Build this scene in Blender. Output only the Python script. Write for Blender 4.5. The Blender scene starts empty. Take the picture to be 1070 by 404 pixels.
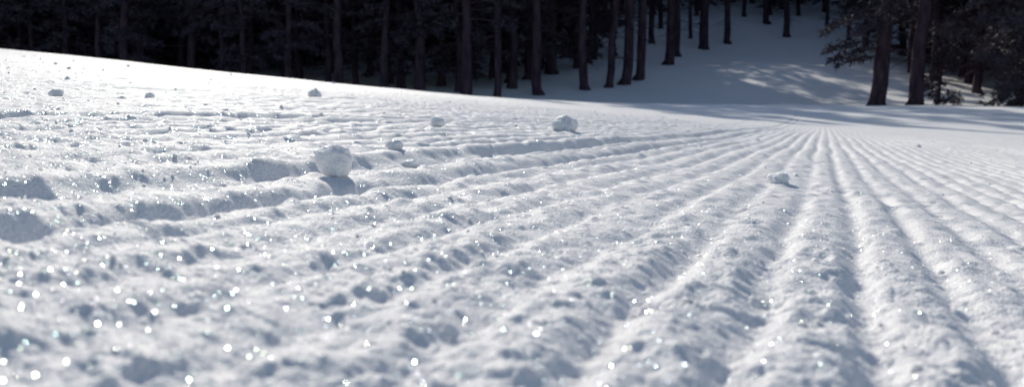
import bpy, math, numpy as np
from mathutils import Vector
rng=np.random.default_rng(7)
sc=bpy.context.scene

# ------------------------------------------------------------------ helpers
def hash2(ix,iy,seed):
    h=(ix.astype(np.int64)*374761393+iy.astype(np.int64)*668265263+seed*982451653)&0xffffffff
    h=((h^(h>>13))*1274126177)&0xffffffff
    h=(h^(h>>16))&0xffffffff
    return (h&0xffffff).astype(np.float64)/float(0xffffff)
def vnoise(x,y,seed=0):
    ix=np.floor(x);iy=np.floor(y)
    fx=x-ix;fy=y-iy
    u=fx*fx*fx*(fx*(fx*6-15)+10);v=fy*fy*fy*(fy*(fy*6-15)+10)
    a=hash2(ix,iy,seed);b=hash2(ix+1,iy,seed);c=hash2(ix,iy+1,seed);d=hash2(ix+1,iy+1,seed)
    return (a+(b-a)*u+(c-a)*v+(a-b-c+d)*u*v)*2-1
def rnoise(x,y,seed):   # rotated lattice, hides axis alignment
    ca,sa=math.cos(seed*1.3+.4),math.sin(seed*1.3+.4)
    return vnoise(x*ca-y*sa+seed*3.1,x*sa+y*ca-seed*1.7,seed)
def sstep(a,b,x):
    t=np.clip((x-a)/(b-a),0,1);return t*t*(3-2*t)
def sp(x,k=1.0): # softplus
    return k*np.log1p(np.exp(np.clip(x/k,-40,40)))

def base_h(x,y):
    P=-0.10*x+0.054*sp(x-2.5,.5)
    zn=0.037*y+P
    zf=0.75+0.195*sp(y-33,1.5)+0.20*sp(y-60,2.0)-0.25*sp(y-125,8)
    zf=zf+0.35*rnoise(x/9,y/9,31)*sstep(30,45,y)+0.10*rnoise(x/3,y/3,32)*sstep(22,34,y)
    zf=zf-0.02*np.clip(x-14,0,30)
    w=sstep(13,28,y)
    return zn*(1-w)+zf*w

SP=0.054; GX=0.35; GN=math.sqrt(1+GX*GX)
def detail_h(x,y,r):
    u=(x-GX*y)/GN; v=(GX*x+y)/GN
    uw=u+0.005*rnoise(u/.2,v/.6,3)+0.0022*rnoise(u/.04,v/.06,4)
    ph=uw/SP*2*np.pi
    prof=1-np.power(np.clip((1-np.cos(ph))*.5,0,1),2.1)
    fade=1-sstep(10,16,r)
    grp=.9+.40*rnoise(u/.14,v/.7,5)+.35*rnoise(u/.05,v/.10,55)
    left=1-sstep(-.66,-.48,u)
    midl=1-sstep(-.25,.05,u)
    amp=0.0070*np.clip(grp,.25,2)*(1+.30*midl+.25*left)
    h=amp*(prof-.5)*fade
    brk=np.clip(rnoise(u/.024,v/.04,6)-.05,0,1)
    h-=brk*.0042*prof*fade
    fil=np.clip(rnoise(u/.03,v/.035,7)-.1,0,1)
    h+=fil*.0040*(1-prof)*fade
    sw=u+.006*rnoise(v/.2,u*0+3,8)+.003*rnoise(v/.04,u*0+3,9)
    h+=.007*(1-sstep(-.53,-.50,sw))*(sstep(-1.5,-.55,sw)*.8+.2)
    h-=.009*np.exp(-((sw+.495)/.014)**2)
    h-=.007*np.exp(-((sw+.40)/.012)**2)
    h+=.004*np.exp(-((sw+.445)/.02)**2)
    h-=.008*np.exp(-((sw+.95)/.02)**2)*fade
    h+=.006*np.exp(-((sw+1.01)/.03)**2)*fade
    h-=.010*np.exp(-((sw+1.9)/.04)**2)*fade
    for lam,a,s in ((.5,.003,11),(.16,.0008,12),(.07,.0007,13),(.034,.0010,14),(.017,.0013,15),(.008,.0012,16),(.004,.0008,17)):
        f=1-sstep(lam*.22,lam*.5,r*.004)
        h+=a*(1+.1*left)*f*rnoise(x/lam,y/lam,s)
    for lam,a,s,th in ((.040,.003,21,.70),(.020,.0032,22,.60),(.010,.0026,23,.42),(.0055,.0017,24,.35)):
        f=1-sstep(lam*.25,lam*.55,r*.004)
        n=np.clip(rnoise(x/lam,y/lam,s)-th,0,1)/(1-th)
        h+=a*f*np.sqrt(n+1e-9)*(.6+.4*left)
    h+=.02*rnoise(x/2.2,y/2.2,25)*sstep(1.5,5,r)*(1-sstep(16,24,y))
    return h*(1-sstep(20,32,r)*.6)

def ground_z(x,y):
    x=np.asarray(x,float);y=np.asarray(y,float)
    return base_h(x,y)+detail_h(x,y,np.hypot(x,y))

def mesh_from(name,verts,faces_list,mats=None,matidx=None,smooth=False):
    me=bpy.data.meshes.new(name)
    nv=len(verts)
    me.vertices.add(nv);me.vertices.foreach_set("co",np.ascontiguousarray(verts,dtype=np.float32).ravel())
    loops=np.concatenate([f.ravel() for f in faces_list]).astype(np.int32)
    sizes=np.concatenate([np.full(len(f),f.shape[1]) for f in faces_list]).astype(np.int32)
    starts=np.concatenate([[0],np.cumsum(sizes)[:-1]]).astype(np.int32)
    me.loops.add(len(loops));me.loops.foreach_set("vertex_index",loops)
    me.polygons.add(len(sizes));me.polygons.foreach_set("loop_start",starts)
    me.polygons.foreach_set("loop_total",sizes)
    if matidx is not None: me.polygons.foreach_set("material_index",matidx.astype(np.int32))
    if smooth is not False:
        s=np.ones(len(sizes),bool) if smooth is True else smooth
        me.polygons.foreach_set("use_smooth",s)
    me.update(calc_edges=True)
    if mats:
        for m in mats: me.materials.append(m)
    return me
def add_obj(name,me,parent=None,loc=(0,0,0),rot=(0,0,0),scale=(1,1,1)):
    o=bpy.data.objects.new(name,me);sc.collection.objects.link(o)
    o.location=loc;o.rotation_euler=rot;o.scale=scale
    if parent: o.parent=parent
    return o

# ------------------------------------------------------------------ materials
def N(nt,t,**k):
    n=nt.nodes.new(t)
    for a,b in k.items(): setattr(n,a,b)
    return n
def snow_mat(name,sss=0):
    m=bpy.data.materials.new(name);m.use_nodes=True;nt=m.node_tree;nt.nodes.clear();L=nt.links.new
    out=N(nt,'ShaderNodeOutputMaterial')
    p=N(nt,'ShaderNodeBsdfPrincipled')
    geo=N(nt,'ShaderNodeNewGeometry')
    n1=N(nt,'ShaderNodeTexNoise');n1.inputs['Scale'].default_value=420;n1.inputs['Detail'].default_value=3
    n2=N(nt,'ShaderNodeTexNoise');n2.inputs['Scale'].default_value=5;n2.inputs['Detail'].default_value=4
    L(geo.outputs['Position'],n1.inputs['Vector']);L(geo.outputs['Position'],n2.inputs['Vector'])
    mix=N(nt,'ShaderNodeMix',data_type='RGBA')
    mix.inputs['A'].default_value=(.83,.83,.835,1);mix.inputs['B'].default_value=(.90,.89,.885,1)
    L(n2.outputs['Fac'],mix.inputs['Factor']);L(mix.outputs['Result'],p.inputs['Base Color'])
    p.inputs['Roughness'].default_value=.6
    p.inputs['Specular IOR Level'].default_value=.08
    if sss:
        p.inputs['Subsurface Weight'].default_value=.9
        p.inputs['Subsurface Radius'].default_value=(1,1,1.05)
        p.inputs['Subsurface Scale'].default_value=sss
    b=N(nt,'ShaderNodeBump');b.inputs['Strength'].default_value=1;b.inputs['Distance'].default_value=.0018
    L(n1.outputs['Fac'],b.inputs['Height']);L(b.outputs['Normal'],p.inputs['Normal'])
    vo=N(nt,'ShaderNodeTexVoronoi');vo.inputs['Scale'].default_value=1900
    L(geo.outputs['Position'],vo.inputs['Vector'])
    sub=N(nt,'ShaderNodeVectorMath',operation='SUBTRACT');sub.inputs[1].default_value=(.5,.5,.5)
    L(vo.outputs['Color'],sub.inputs[0])
    sca=N(nt,'ShaderNodeVectorMath',operation='SCALE');sca.inputs['Scale'].default_value=2.2
    L(sub.outputs[0],sca.inputs[0])
    add=N(nt,'ShaderNodeVectorMath',operation='ADD');L(geo.outputs['Normal'],add.inputs[0]);L(sca.outputs[0],add.inputs[1])
    nor=N(nt,'ShaderNodeVectorMath',operation='NORMALIZE');L(add.outputs[0],nor.inputs[0])
    gl=N(nt,'ShaderNodeBsdfGlossy');gl.inputs['Roughness'].default_value=.17
    L(nor.outputs[0],gl.inputs['Normal'])
    hs=N(nt,'ShaderNodeMix',data_type='RGBA');hs.inputs['Factor'].default_value=.45
    hs.inputs['A'].default_value=(1,1,1,1);L(vo.outputs['Color'],hs.inputs['B']);L(hs.outputs['Result'],gl.inputs['Color'])
    wn=N(nt,'ShaderNodeTexWhiteNoise',noise_dimensions='3D');L(vo.outputs['Position'],wn.inputs['Vector'])
    gt=N(nt,'ShaderNodeMath',operation='GREATER_THAN');gt.inputs[1].default_value=.86;L(wn.outputs['Value'],gt.inputs[0])
    mu=N(nt,'ShaderNodeMath',operation='MULTIPLY');mu.inputs[1].default_value=.26;L(gt.outputs[0],mu.inputs[0])
    ms=N(nt,'ShaderNodeMixShader');L(mu.outputs[0],ms.inputs[0]);L(p.outputs[0],ms.inputs[1]);L(gl.outputs[0],ms.inputs[2])
    L(ms.outputs[0],out.inputs['Surface'])
    return m
def simple_mat(name,c1,c2,scale,rough=.85,bump=0,stretch=None):
    m=bpy.data.materials.new(name);m.use_nodes=True;nt=m.node_tree;L=nt.links.new
    p=nt.nodes['Principled BSDF'];p.inputs['Roughness'].default_value=rough;p.inputs['Specular IOR Level'].default_value=.15
    g=N(nt,'ShaderNodeTexCoord');n=N(nt,'ShaderNodeTexNoise');n.inputs['Scale'].default_value=scale;n.inputs['Detail'].default_value=4
    mp=N(nt,'ShaderNodeMapping')
    if stretch: mp.inputs['Scale'].default_value=stretch
    L(g.outputs['Object'],mp.inputs['Vector']);L(mp.outputs[0],n.inputs['Vector'])
    r=N(nt,'ShaderNodeValToRGB');r.color_ramp.elements[0].position=.35;r.color_ramp.elements[1].position=.68
    r.color_ramp.elements[0].color=(*c1,1);r.color_ramp.elements[1].color=(*c2,1)
    L(n.outputs['Fac'],r.inputs[0]);L(r.outputs[0],p.inputs['Base Color'])
    if bump:
        b=N(nt,'ShaderNodeBump');b.inputs['Distance'].default_value=bump;L(n.outputs['Fac'],b.inputs['Height']);L(b.outputs[0],p.inputs['Normal'])
    return m
M_snow=snow_mat("groomed_snow")
M_clump=snow_mat("loose_snow",.009)
M_bark=simple_mat("pine_bark",(.030,.019,.030),(.088,.056,.070),6,.9,.03,(1,1,.25))  # bark brown, with the purple lens-flare haze tinted into its colours
M_need=simple_mat("pine_needles",(.046,.034,.054),(.080,.070,.080),1.2,.7)  # needle colours lifted and purpled to carry the flare haze over the forest

# ------------------------------------------------------------------ ground sheet (polar grid, finer near the origin)
front=np.arange(-.74,.74,.0016)
back=np.linspace(.74,2*np.pi-.74,160)
th=np.concatenate([front,back[:-1]])
rr=[.06]
while rr[-1]<14: rr.append(rr[-1]*1.004)
while rr[-1]<60: rr.append(rr[-1]*1.008)
while rr[-1]<400: rr.append(rr[-1]*1.03)
rr=np.array(rr)
T,R=np.meshgrid(th,rr)
X=R*np.sin(T);Y=R*np.cos(T)
Z=base_h(X,Y)+detail_h(X,Y,R)
nr,nt_=X.shape
V=np.stack([X.ravel(),Y.ravel(),Z.ravel()],1)
V=np.vstack([V,[[0,0,float(ground_z(0,0))]]])
i=np.arange(nr-1)[:,None]*nt_; j=np.arange(nt_)[None,:]; jn=(j+1)%nt_
q=np.stack([(i+j),(i+jn),(i+nt_+jn),(i+nt_+j)],-1).reshape(-1,4)
jj=np.arange(nt_)
tri=np.stack([np.full(nt_,len(V)-1),(jj+1)%nt_,jj],1)
q=q[:,::-1]; tri=tri[:,::-1]
me=mesh_from("snow_ground",V,[q,tri],[M_snow],smooth=True)
if me.polygons[1000].normal.z<0: me.flip_normals()
add_obj("snow_ground",me)

# ------------------------------------------------------------------ snow clumps
from mathutils import noise as mnoise
def ico(sub):
    import bmesh
    bm=bmesh.new();bmesh.ops.create_icosphere(bm,subdivisions=sub,radius=1)
    v=np.array([a.co[:] for a in bm.verts]);f=np.array([[a.index for a in b.verts] for b in bm.faces]);bm.free();return v,f
I5=ico(5);I2=ico(2);I3=ico(4)
def lump(Iv,seed,rough=.2):
    v=Iv[0].copy();o=np.array([seed*3.7,seed*1.3,seed*7.1])
    d=np.array([rough*1.6*mnoise.noise(Vector(p*1.1+o))+rough*.8*mnoise.noise(Vector(p*2.6+o))+rough*.4*mnoise.noise(Vector(p*6+o))+rough*.2*mnoise.noise(Vector(p*13+o)) for p in v])
    return v*(1+d)[:,None]
clumps=[(-.172,.863,.0160,(1,.9,1.05),.80),(.145,2.45,.034,(1.05,1,.82),.7),(-.165,1.97,.016,(1,1,.8),.6),
 (.42,1.40,.015,(1.15,1,.8),.4),(-.160,1.21,.011,(1.1,1,.8),.5),(-.130,1.14,.010,(1.4,1,.7),.4),
 (-.75,3.4,.024,(1,1,.9),.5),(-.89,1.75,.013,(1.1,1,.8),.5),(-.85,2.1,.011,(1,1,.8),.5)]
for k,(x,y,r,s,lift) in enumerate(clumps):
    I=I5 if k<4 else I3
    v=lump(I,k+1)*r*np.array(s)
    me=mesh_from("snow_clump",v,[I[1]],[M_clump],smooth=True)
    add_obj("snow_clump",me,loc=(x,y,float(ground_z(x,y))+r*s[2]*lift),rot=(0,0,k*1.1))
vs=[]
protos=[lump(I2,50+k,.35) for k in range(12)]
for k in range(9000):
    r=.35*math.exp(rng.random()*math.log(12/.35)); t=rng.uniform(-.7,.7)
    x=r*math.sin(t);y=r*math.cos(t);u=(x-GX*y)/GN
    pr=.40 if u<-.5 else .10
    if rng.random()>pr: continue
    s=.0008*math.exp(rng.exponential(.4))
    s=min(s,.0024 if r<1.2 else .005)*(1 if r<1.2 else (r/1.2)**.6)
    v=protos[rng.integers(12)]*s*rng.uniform(.7,1.2,3)
    a=rng.random()*6.28;ca,sa=math.cos(a),math.sin(a)
    v=v@np.array([[ca,sa,0],[-sa,ca,0],[0,0,1]])
    vs.append((v,x,y,s))
xs=np.array([a[1] for a in vs]);ys=np.array([a[2] for a in vs]);zs=ground_z(xs,ys)
VV=np.concatenate([a[0]+np.array([x,y,z+a[3]*.05]) for a,x,y,z in zip(vs,xs,ys,zs)])
nvp=len(I2[0]);FF=np.concatenate([I2[1]+nvp*k for k in range(len(vs))])
add_obj("snow_crumbs",mesh_from("snow_crumbs",VV,[FF],[M_clump],smooth=True))

# ------------------------------------------------------------------ trees
def tube(path,rad,ns,seed,wob=.0):
    path=np.asarray(path);n=len(path);rg=np.random.default_rng(seed)
    tg=np.gradient(path,axis=0);tg/=np.linalg.norm(tg,axis=1)[:,None]+1e-9
    ref=np.where(np.abs(tg[:,2:3])>.8,np.array([[1,0,0.]]),np.array([[0,0,1.]]))
    a=np.cross(tg,ref);a/=np.linalg.norm(a,axis=1)[:,None];b=np.cross(tg,a)
    an=np.linspace(0,2*np.pi,ns,endpoint=False)
    rad=np.asarray(rad)[:,None]*(1+wob*rg.normal(size=(n,ns)))
    v=path[:,None,:]+rad[...,None]*(np.cos(an)[None,:,None]*a[:,None,:]+np.sin(an)[None,:,None]*b[:,None,:])
    i=np.arange(n-1)[:,None]*ns;j=np.arange(ns)[None,:];jn=(j+1)%ns
    f=np.stack([i+j,i+jn,i+ns+jn,i+ns+j],-1).reshape(-1,4)
    return v.reshape(-1,3),f
def make_tree(name,H,r,cb,R,nb,nl,seed,lean=(0,0),dead=10,leaf=.17,extra=()):
    rg=np.random.default_rng(seed)
    V=[];Q=[];off=0
    zs=np.concatenate([[-.4,0,.25],np.linspace(.8,H,14)])
    wx=np.cumsum(rg.normal(0,.04,len(zs)));wy=np.cumsum(rg.normal(0,.04,len(zs)))
    path=np.stack([wx-wx[1]+lean[0]*zs,wy-wy[1]+lean[1]*zs,zs],1)
    rad=r*np.clip(1-zs/H,0.03,1)**.75*np.where(zs<.1,1.35,1)
    v,f=tube(path,rad,12,seed,.05);V.append(v);Q.append(f);off+=len(v)
    LV=[]
    def pos(z): return np.array([np.interp(z,zs,path[:,0]),np.interp(z,zs,path[:,1]),z])
    def branch(z,az,Lb,rise,droop,leaves):
        nonlocal off
        s=np.linspace(0,1,6)
        d=np.array([math.cos(az),math.sin(az)])
        side=np.array([-d[1],d[0]])*rg.normal(0,.12)
        p=pos(z)[None,:]+np.stack([(d[0]*s+side[0]*s*s)*Lb,(d[1]*s+side[1]*s*s)*Lb,(rise*s-droop*s*s)*Lb],1)
        br=max(.012,.022*Lb)*(1-.85*s)
        v,f=tube(p,br,4,int(rg.integers(1e6)));V.append(v);Q.append(f+off);off+=len(v)
        if leaves<=0:
            return
        ntw=max(4,int(leaves/9))
        st=rg.uniform(.22,1,ntw)
        bp=np.stack([np.interp(st,s,p[:,k]) for k in range(3)],1)
        sgn=rg.choice([-1,1],ntw)
        tl=Lb*.33*(1.15-st)*rg.uniform(.5,1.3,ntw)+.12
        tdx=d[0]*.6-d[1]*sgn;tdy=d[1]*.6+d[0]*sgn
        td=np.stack([tdx,tdy,rg.normal(-.12,.25,ntw)],1);td/=np.linalg.norm(td,axis=1)[:,None]
        per=9
        q=rg.uniform(.1,1,(ntw,per))
        P=bp[:,None,:]+td[:,None,:]*(tl[:,None]*q)[...,None]+rg.normal(0,.05,(ntw,per,3))
        D=td[:,None,:]*.7+rg.normal(0,.55,(ntw,per,3))
        D/=np.linalg.norm(D,axis=2)[...,None]
        W=np.cross(D,rg.normal(size=(ntw,per,3)));W/=np.linalg.norm(W,axis=2)[...,None]+1e-9
        l=leaf*rg.uniform(.6,1.4,(ntw,per,1))
        T=np.stack([P-W*l*.2,P+W*l*.2,P+D*l],2).reshape(-1,3)
        LV.append(T)
    for k in range(nb):
        t=rg.random()**.9;z=H*(cb+(1-cb)*t*.98)
        prof=(1-t)**.75*(.65+.35*min(1,t*5))
        Lb=max(.25,R*prof*rg.uniform(.55,1.15))
        branch(z,rg.random()*6.283,Lb,rg.uniform(.0,.35)+.4*t,rg.uniform(.25,.6),int(nl*(.35+Lb/R)))
    for k in range(dead):
        z=rg.uniform(.08,max(cb,.12))*H
        branch(z,rg.random()*6.283,rg.uniform(.3,.5*R+.3),rg.uniform(-.1,.2),rg.uniform(.2,.5),0)
    for (z,az,Lb,rise,droop,lv) in extra: branch(z,az,Lb,rise,droop,lv)
    V=np.concatenate(V);Q=np.concatenate(Q);LV=np.concatenate(LV)
    F3=np.arange(len(LV)).reshape(-1,3)+len(V)
    mi=np.concatenate([np.zeros(len(Q)),np.ones(len(F3))])
    sm=np.concatenate([np.ones(len(Q),bool),np.zeros(len(F3),bool)])
    return mesh_from(name,np.vstack([V,LV]),[Q,F3],[M_bark,M_need],mi,sm)
def put(name,me,x,y,rz=0,s=1,parent=None):
    return add_obj(name,me,parent,(x,y,float(base_h(np.float64(x),np.float64(y)))-.03),(0,0,rz),(s,s,s))

t1=make_tree("pine_tree",14,.27,.27,2.6,80,160,101,(.075,0),8,
  extra=[(2.2,math.pi*.95,1.9,.1,.25,260),(2.0,math.pi*1.08,1.7,-.05,.2,240),(1.7,math.pi*.9,1.4,.1,.3,200),(3.0,math.pi*1.0,2.2,.15,.4,260),(3.3,math.pi*.8,2.0,.1,.4,240),(2.8,math.pi*1.25,1.8,.1,.4,220),(3.4,.2,1.6,.1,.4,180)])
put("pine_tree",t1,12.2,30)
t2=make_tree("pine_tree",15,.23,.24,2.5,80,160,102,(.07,0),8,extra=[(2.6,.1,1.6,.1,.35,200),(2.4,-.5,1.8,.1,.35,220),(3.3,3.3,1.7,.1,.35,220)])
put("pine_tree",t2,13.15,29.2)
put("fir_tree",make_tree("fir_tree",12,.22,.03,2.6,180,210,103,(.02,0),0),15.8,26.2)
put("fir_tree",make_tree("fir_tree",13,.24,.02,2.6,150,190,104,(0,0),0),18.3,31)
put("fir_tree",make_tree("fir_tree",2.6,.05,.05,.9,50,70,105,(0,0),0,leaf=.12),14.6,30.8)
spec=[(-3.7,36,.24,10),(1.1,36.5,.20,14),(3.1,38,.19,14.5),(4.2,39,.17,15),(5.0,40,.23,15),(5.8,41.2,.22,15),(8.0,46,.25,14),(11.4,53.5,.28,14),(13.2,55,.2,13),(9.2,50,.2,13),(-.6,35.5,.15,13),(-6.8,35.2,.2,10)]
for k,(x,y,r,H) in enumerate(spec):
    me=make_tree("pine_tree",H,r,.27+.1*rng.random(),2.4,66,130,200+k,(rng.normal(0,.03),0),14)
    put("pine_tree",me,x,y)

forest=bpy.data.objects.new("distant_forest",None);sc.collection.objects.link(forest)
variants=[make_tree("forest_conifer_mesh",11+k%3,.16+.03*(k%4),[.05,.12,.2,.03,.3,.15][k],2.2+.2*(k%3),85,120,300+k,(0,0),12) for k in range(6)]
pts=[];tries=0
glades=[(-4.9,44,2.6),(1.0,49,3.0),(5.5,57,3.2),(-9.5,50,2.5)]
while tries<11000:
    tries+=1
    y=rng.uniform(35,105);x=rng.uniform(-.85*y,.85*y)
    inleft=x<(y-38)*.5
    inback=y>56+1.5*math.sin(x*.5)
    inright=x>17+ (y-30)*.15 and y<58 and y>31
    if not(inleft or inback or inright): continue
    if any((x-a)**2+(y-b)**2<c*c for a,b,c in glades): continue
    md=1.5 if y<60 else 1.9
    if 4<x<34 and 52<y<66: md=3.2
    if any((x-a)**2+(y-b)**2<md*md for a,b in pts): continue
    pts.append((x,y))
for k,(x,y) in enumerate(pts):
    s=rng.uniform(.7,.85) if (y<42 and x<-5) else rng.uniform(.85,1.2)
    thin=4<x<34 and 52<y<66
    low=y>=66
    vi=(2,4)[rng.integers(2)] if thin else ((0,1,3)[rng.integers(3)] if low else rng.integers(6))
    put("conifer_%d"%k,variants[vi],x,y,rng.random()*6.28,s*(.85 if (thin or (low and y<76)) else 1),forest)
print("forest trees",len(pts))

# ------------------------------------------------------------------ light
SUN_EL=math.radians(31.5);SUN_AZ=math.radians(-15)
w=bpy.data.worlds.new("World");sc.world=w;w.use_nodes=True;nt=w.node_tree
bg=nt.nodes['Background'];sky=N(nt,'ShaderNodeTexSky',sky_type='NISHITA')
sky.sun_disc=False;sky.sun_elevation=SUN_EL;sky.sun_rotation=SUN_AZ
nt.links.new(sky.outputs[0],bg.inputs[0]);bg.inputs[1].default_value=.10
sl=bpy.data.lights.new("sun",'SUN');sl.energy=3.75;sl.angle=math.radians(.5);sl.color=(1,.94,.84)
so=bpy.data.objects.new("sun",sl);sc.collection.objects.link(so)
d=Vector((math.sin(SUN_AZ)*math.cos(SUN_EL),math.cos(SUN_AZ)*math.cos(SUN_EL),math.sin(SUN_EL)))
so.rotation_euler=d.to_track_quat('Z','Y').to_euler()

# ------------------------------------------------------------------ camera
cam=bpy.data.cameras.new("camera");co=bpy.data.objects.new("camera",cam);sc.collection.objects.link(co)
co.location=(0,0,.10);co.rotation_euler=(math.radians(90-4.25),0,0)
cam.lens=31.3;cam.sensor_width=36;cam.clip_start=.01;cam.clip_end=1500
cam.dof.use_dof=True;cam.dof.focus_distance=1.15;cam.dof.aperture_fstop=10
sc.camera=co
sc.view_settings.view_transform='Standard';sc.view_settings.look='None';sc.view_settings.exposure=0
